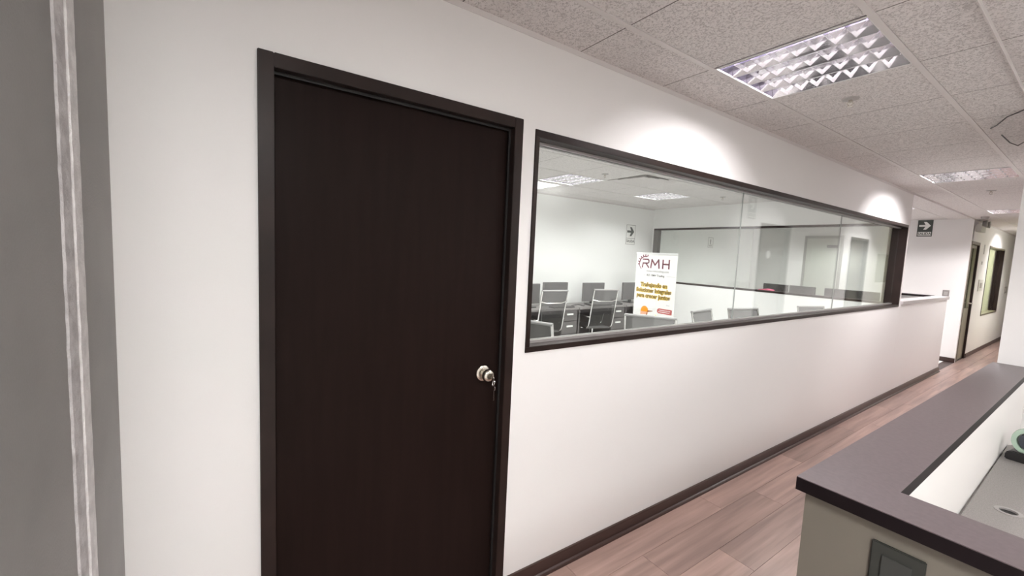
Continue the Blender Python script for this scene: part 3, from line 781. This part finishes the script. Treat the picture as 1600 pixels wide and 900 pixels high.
chair(-1.02, 1.88, 2.0, 'grey mesh chair in the bottom left corner of the window', g2)

DXF, DXB, DTZ = -3.13, -3.64, .80
def desk(y0, y1, label, ped_right=True):
    o = empty('office_desk', (DXF, y0, 0), label=label, cat='desk', group='dark desks along the office wall')
    wdt = y1-y0; dp = DXB-DXF
    MB().box(dp, 0, .002, wdt-.002, DTZ-.028, DTZ).build('desktop', mat('desk_top_grey', (.20, .185, .18), .4), o, bevel=.002)
    MB().box(dp+.02, -.03, .002, .03, 0, DTZ-.028).build('end_panel', darkgrey, o)
    MB().box(dp+.02, dp+.035, .03, wdt-.36, .08, DTZ-.028).build('modesty_panel', darkgrey, o)
    p0, p1 = wdt-.33, wdt-.01
    pd = MB().box(dp+.02, -.04, p0, p1, .02, DTZ-.028).build('pedestal', darkgrey, o)
    for k, (z0, z1) in enumerate(((.60, .765), (.40, .59), (.04, .39))):
        dr = MB().box(-.04, -.022, p0+.004, p1-.004, z0, z1).build('drawer', mat('drawer_front', (.125, .115, .115), .4), o, bevel=.002)
        if True:
            yc = (p0+p1)/2; zc_ = z0+(z1-z0)*.62
            MB().box(-.022, -.006, yc-.062, yc+.062, zc_-.012, zc_+.012).build('pull', chrome if False else whitep, dr, bevel=.003)
    return o
desk(2.30, 3.36, 'dark office desk partly hidden by the left window jamb')
desk(3.38, 4.46, 'dark office desk with white drawer pulls behind the leftmost chair')
desk(4.48, 5.54, 'dark office desk with white drawer pulls left of the banner')
desk(5.56, 6.64, 'dark office desk behind the banner')
def monitor(x, y, rz, w, h, z0, label, grp, m0=midgrey):
    o = empty('computer_monitor', (x, y, z0), rz, label=label, cat='monitor', group=grp)
    # local: screen faces +x
    MB().box(-.022, .012, -w/2, w/2, .05, .05+h).build('casing', m0, o, bevel=.004)
    MB().box(.012, .0135, -w/2+.012, w/2-.012, .064, .05+h-.012).build('screen', mat('switched_off_screen', (.10, .095, .095), .25) if m0 is midgrey else mat('black_screen', (.012, .011, .012), .3), o)
    MB().box(-.05, -.022, -.03, .03, .0, .16).build('neck', blackp, o)
    MB().box(-.10, .08, -.11, .11, 0, .012).build('foot', blackp, o, bevel=.003)
g3 = 'monitors on the back-wall desks'
monitor(-3.40, 3.66, 0, .44, .30, DTZ, 'dark monitor at the left window jamb', g3)
monitor(-3.40, 4.19, 0, .49, .32, DTZ, 'dark monitor behind the leftmost chair', g3)
monitor(-3.40, 5.02, 0, .49, .31, DTZ, 'dark monitor in the middle of the back-wall row', g3)
monitor(-3.40, 5.98, 0, .49, .31, DTZ, 'dark monitor tucked behind the left edge of the banner', g3)
def keyboard(y, label):
    o = empty('keyboard', (-3.23, y, DTZ), label=label, cat='keyboard', group='keyboards on the back-wall desks')
    MB().box(-.065, .065, -.21, .21, 0, .014).build('case', blackp, o, bevel=.003)
    kk = MB()
    for a in range(4):
        for b in range(13): kk.box(-.055+a*.028, -.031+a*.028, -.2+b*.031, -.173+b*.031, .014, .020)
    kk.build('keys', darkgrey, o)
keyboard(4.19, 'black keyboard before the leftmost whole monitor')
keyboard(5.02, 'black keyboard before the middle monitor')
ph = empty('desk_phone', (-3.28, 5.44, DTZ), label='small black desk phone right of the middle monitor', cat='phone')
MB().prism([(-.09, 0), (.08, 0), (.08, .02), (-.09, .06)], 1, -.085, .085).build('base', blackp, ph)
MB().tube([(-.06, -.06, .075), (-.05, -.06, .085), (.05, -.06, .06), (.06, -.06, .045)], .016, 8).build('handset', blackp, ph, smooth=True)
cbx = MB().tube([(-3.3, 4.44, DTZ+.01), (-3.22, 4.52, DTZ+.035), (-3.2, 4.62, DTZ+.012), (-3.26, 4.70, DTZ+.03), (-3.24, 4.80, DTZ+.008)], .006, 6)
tag(cbx.build('desk_cable', blackp, smooth=True), 'loose dark cable on the desk between the two chairs', 'cable')

# roll-up banner
BY, BX0, BX1, BZT = 4.55, -2.180, -1.562, 1.676
bn = empty('roll_up_banner', ((BX0+BX1)/2, BY, 0), label='white roll-up banner reading RMH with orange helmet picture', cat='banner')
BW = BX1-BX0
MB().box(-BW/2-.01, BW/2+.01, -.07, .07, .012, .075).build('cassette', mat('banner_cassette', (.6, .6, .6), .3, .8), bn, bevel=.008)
for s_ in (-1, 1):
    MB().box(s_*.2-.02, s_*.2+.02, -.16, .16, 0, .012).build('foot', blackp, bn)
MB().tube([(0, .05, .06), (0, .012, BZT-.01)], .008, 8).build('pole', chrome, bn, smooth=True)
MB().box(-BW/2, BW/2, -.0012, .0012, .06, BZT-.012).build('printed_sheet', banner_w, bn)
MB().box(-BW/2-.006, BW/2+.006, -.009, .009, BZT-.020, BZT+.004).build('top_rail', mat('banner_rail', (.8, .8, .8), .3, .3), bn, bevel=.002)
FY = -.0018
def bt(body, size, m_, x, z, **k): return text_mesh('print', body, size, m_, bn, (x, k.pop('y', FY), z), (R90, 0, 0), depth=.0003, **k)
def zb_(py): return BZT-(py-395.5)*.00855      # photo row on the banner -> height
# RMH lettering drawn as strokes
def stroke(pts, wd_, x, z, s_):
    b = MB(); q = [Vector((p[0], 0, p[1])) for p in pts]
    for a, c in zip(q[:-1], q[1:]):
        d_ = (c-a).normalized(); n_ = Vector((-d_.z, 0, d_.x))*wd_/2; e = d_*wd_*.35
        pl_ = [a-e+n_, c+e+n_, c+e-n_, a-e-n_]
        b.prism([(x+p.x*s_, z+p.z*s_) for p in pl_], 1, FY-.0006, FY+.0001)
    return b
zl = zb_(409.5)-.02; s_ = .105
b = stroke([(.12, 1), (.85, 1), (1.0, .86), (1.0, .66), (.85, .52), (.15, .52)], .17, -.215, zl-.05, s_)
b2 = stroke([(.15, .52), (.05, 0)], .17, -.215, zl-.05, s_); b3 = stroke([(.55, .52), (1.02, 0)], .17, -.215, zl-.05, s_)
for o_ in (b, b2, b3): o_.build('letter_r', maroon, bn)
stroke([(0, 0), (.12, 1), (.6, .35), (1.08, 1), (1.2, 0)], .18, -.075, zl-.052, s_).build('letter_m', maroon, bn)
for pp in ([(0, 0), (0, 1)], [(.85, 0), (.85, 1)], [(0, .5), (.85, .5)]):
    stroke(pp, .18, .105, zl-.052, s_).build('letter_h', maroon, bn)
# gear arc around the R
ga = MB(); cxg, czg, rg = -.165, zl+.0, .098
for k in range(15):
    a0 = math.radians(75+k*10.5); a1 = math.radians(75+(k+1)*10.5); t_ = .014 if k < 10 else .010
    ga.prism([(cxg+rg*math.cos(a0), czg+rg*math.sin(a0)), (cxg+rg*math.cos(a1), czg+rg*math.sin(a1)), (cxg+(rg-t_)*math.cos(a1), czg+(rg-t_)*math.sin(a1)), (cxg+(rg-t_)*math.cos(a0), czg+(rg-t_)*math.sin(a0))], 1, FY-.0005, FY+.0001)
for k in range(7):
    a = math.radians(72+k*19); da = math.radians(4.5)
    ga.prism([(cxg+r_*math.cos(a+e), czg+r_*math.sin(a+e)) for r_, e in ((rg-.002, -da), (rg+.022, -da*.8), (rg+.022, da*.8), (rg-.002, da))], 1, FY-.0005, FY+.0001)
ga.build('gear_emblem', maroon, bn)
bt('www.rmhtrading.com', .038, mat('print_grey', (.16, .16, .17), .5), .03, zb_(422.5)-.004)
MB().box(-BW/2+.01, -.15, FY-.0002, FY+.0001, zb_(429.5)-.0015, zb_(429.5)+.0015).box(.17, BW/2-.01, FY-.0002, FY+.0001, zb_(429.5)-.0015, zb_(429.5)+.0015).build('rule_line', lightgrey, bn)
bt('E.D. RMH Trading', .036, sign_black, 0.005, zb_(429.5), bold=.0006)
for body, py, sz, xs in (('Trabajando en', 444.5, .070, 1.0), ('Soluciones Integrales', 453, .070, .90), ('para crecer juntos', 461.5, .070, .98)):
    bt(body, sz, yellow, -.01, zb_(py), bold=.0075, xs=xs)
    bt(body, sz, brown, -.012, zb_(py)+.002, bold=.0022, xs=xs, y=FY-.0009)
# helmet picture
hx, hz = -.125, zb_(486)
hm = MB(); dome = [(hx+.062*math.cos(t*math.pi/14), hz+.075*math.sin(t*math.pi/14)) for t in range(15)]
hm.prism(dome, 1, FY-.0005, FY+.0001); hm.build('helmet_print', orange, bn)
MB().prism([(hx-.062, hz-.045), (hx+.05, hz-.03), (hx+.062, hz), (hx-.062, hz)], 1, FY-.0005, FY+.0001).build('helmet_band_print', skin_p, bn)
MB().prism([(hx+.035, hz-.002), (hx+.13, hz+.018), (hx+.125, hz+.026), (hx+.05, hz+.02)], 1, FY-.0009, FY-.0005).build('helmet_brim_print', orange_d, bn)
MB().prism([(hx+.03, hz-.04), (hx+.045, hz-.04), (hx+.05, hz-.01), (hx+.035, hz-.01)], 1, FY-.0009, FY-.0005).build('helmet_strap_print', orange_d, bn)
MB().prism([(.03, zb_(494)), (.10, zb_(494)), (.045, zb_(487.5))], 1, FY-.0005, FY+.0001).build('yellow_tip_print', mat('banner_lime', (.75, .72, .25), .5), bn)
pz = zb_(481.5)
pill = [(.10+.032*math.cos(t), pz+.032*math.sin(t)) for t in [R90+k*math.pi/8 for k in range(9)]]+[(.278, pz-.032), (.285, pz-.026), (.285, pz+.026), (.278, pz+.032)]
MB().prism(pill, 1, FY-.0005, FY+.0001).build('red_pill_print', redp, bn)
for dz, x0_, x1_ in ((.011, .10, .262), (-.011, .09, .255)):
    ln = MB(); xx = x0_
    while xx < x1_:
        wdd = random.uniform(.006, .012); ln.box(xx, min(xx+wdd, x1_), FY-.0008, FY-.0005, pz+dz-.0055, pz+dz+.0055); xx += wdd+.004
    ln.build('pill_lettering', banner_w, bn)
bt('RMH', .022, lightgrey, .22, zb_(472))

# ------------------------------------------------------------------ far office
fd = empty('long_desk', (-2.75, 8.30, 0), label='long dark desk in the far office behind the glazing', cat='desk')
MB().box(0, 2.35, 0, .75, .74, .77).build('desktop', darkgrey, fd)
for x in (.02, 1.15, 2.29):
    MB().box(x, x+.04, .04, .71, 0, .74).build('leg_panel', darkgrey, fd)
g4 = 'monitors in the far office'
for x, w_, lab in ((-2.21, .44, 'leftmost dark monitor in the far office, behind the pink folder'), (-1.76, .42, 'second dark monitor in the far office'),
                   (-1.18, .46, 'third dark monitor in the far office'), (-.80, .30, 'rightmost dark monitor in the far office, by the window jamb')):
    monitor(x, 8.72, -R90+.0, w_, .40, .77, lab, g4, blackp)
tr_ = empty('paper_tray', (-2.28, 8.42, .77), label='black stacked paper tray in the far office', cat='tray')
for k in range(3):
    z = .02+k*.13
    MB().box(-.17, .17, -.10, .10, z, z+.006).box(-.17, -.165, -.10, .10, z, z+.05).box(.165, .17, -.10, .10, z, z+.05).build('tier', blackp, tr_)
for sx in (-.17, .164):
    MB().box(sx, sx+.006, -.10, -.09, 0, .33).build('upright', blackp, tr_)
pf = MB().prism([(-.10, 0), (.12, 0), (.12, .06), (.02, .075), (-.10, .06)], 1, -.08, .08).build('folder_stack', pink, loc=(-2.25, 8.42, 1.056))
tag(pf, 'bright pink folders lying in the top of the black tray', 'folders')
lg_ = empty('ledge_shelf', (-.75, 9.2, 0), label='dark counter behind the low white wall', cat='counter')
MB().box(0, .60, 0, .24, 1.19, 1.215).build('top', cap_edge, lg_)
MB().box(.02, .58, .04, .2, 0, 1.19).build('body', white, lg_)
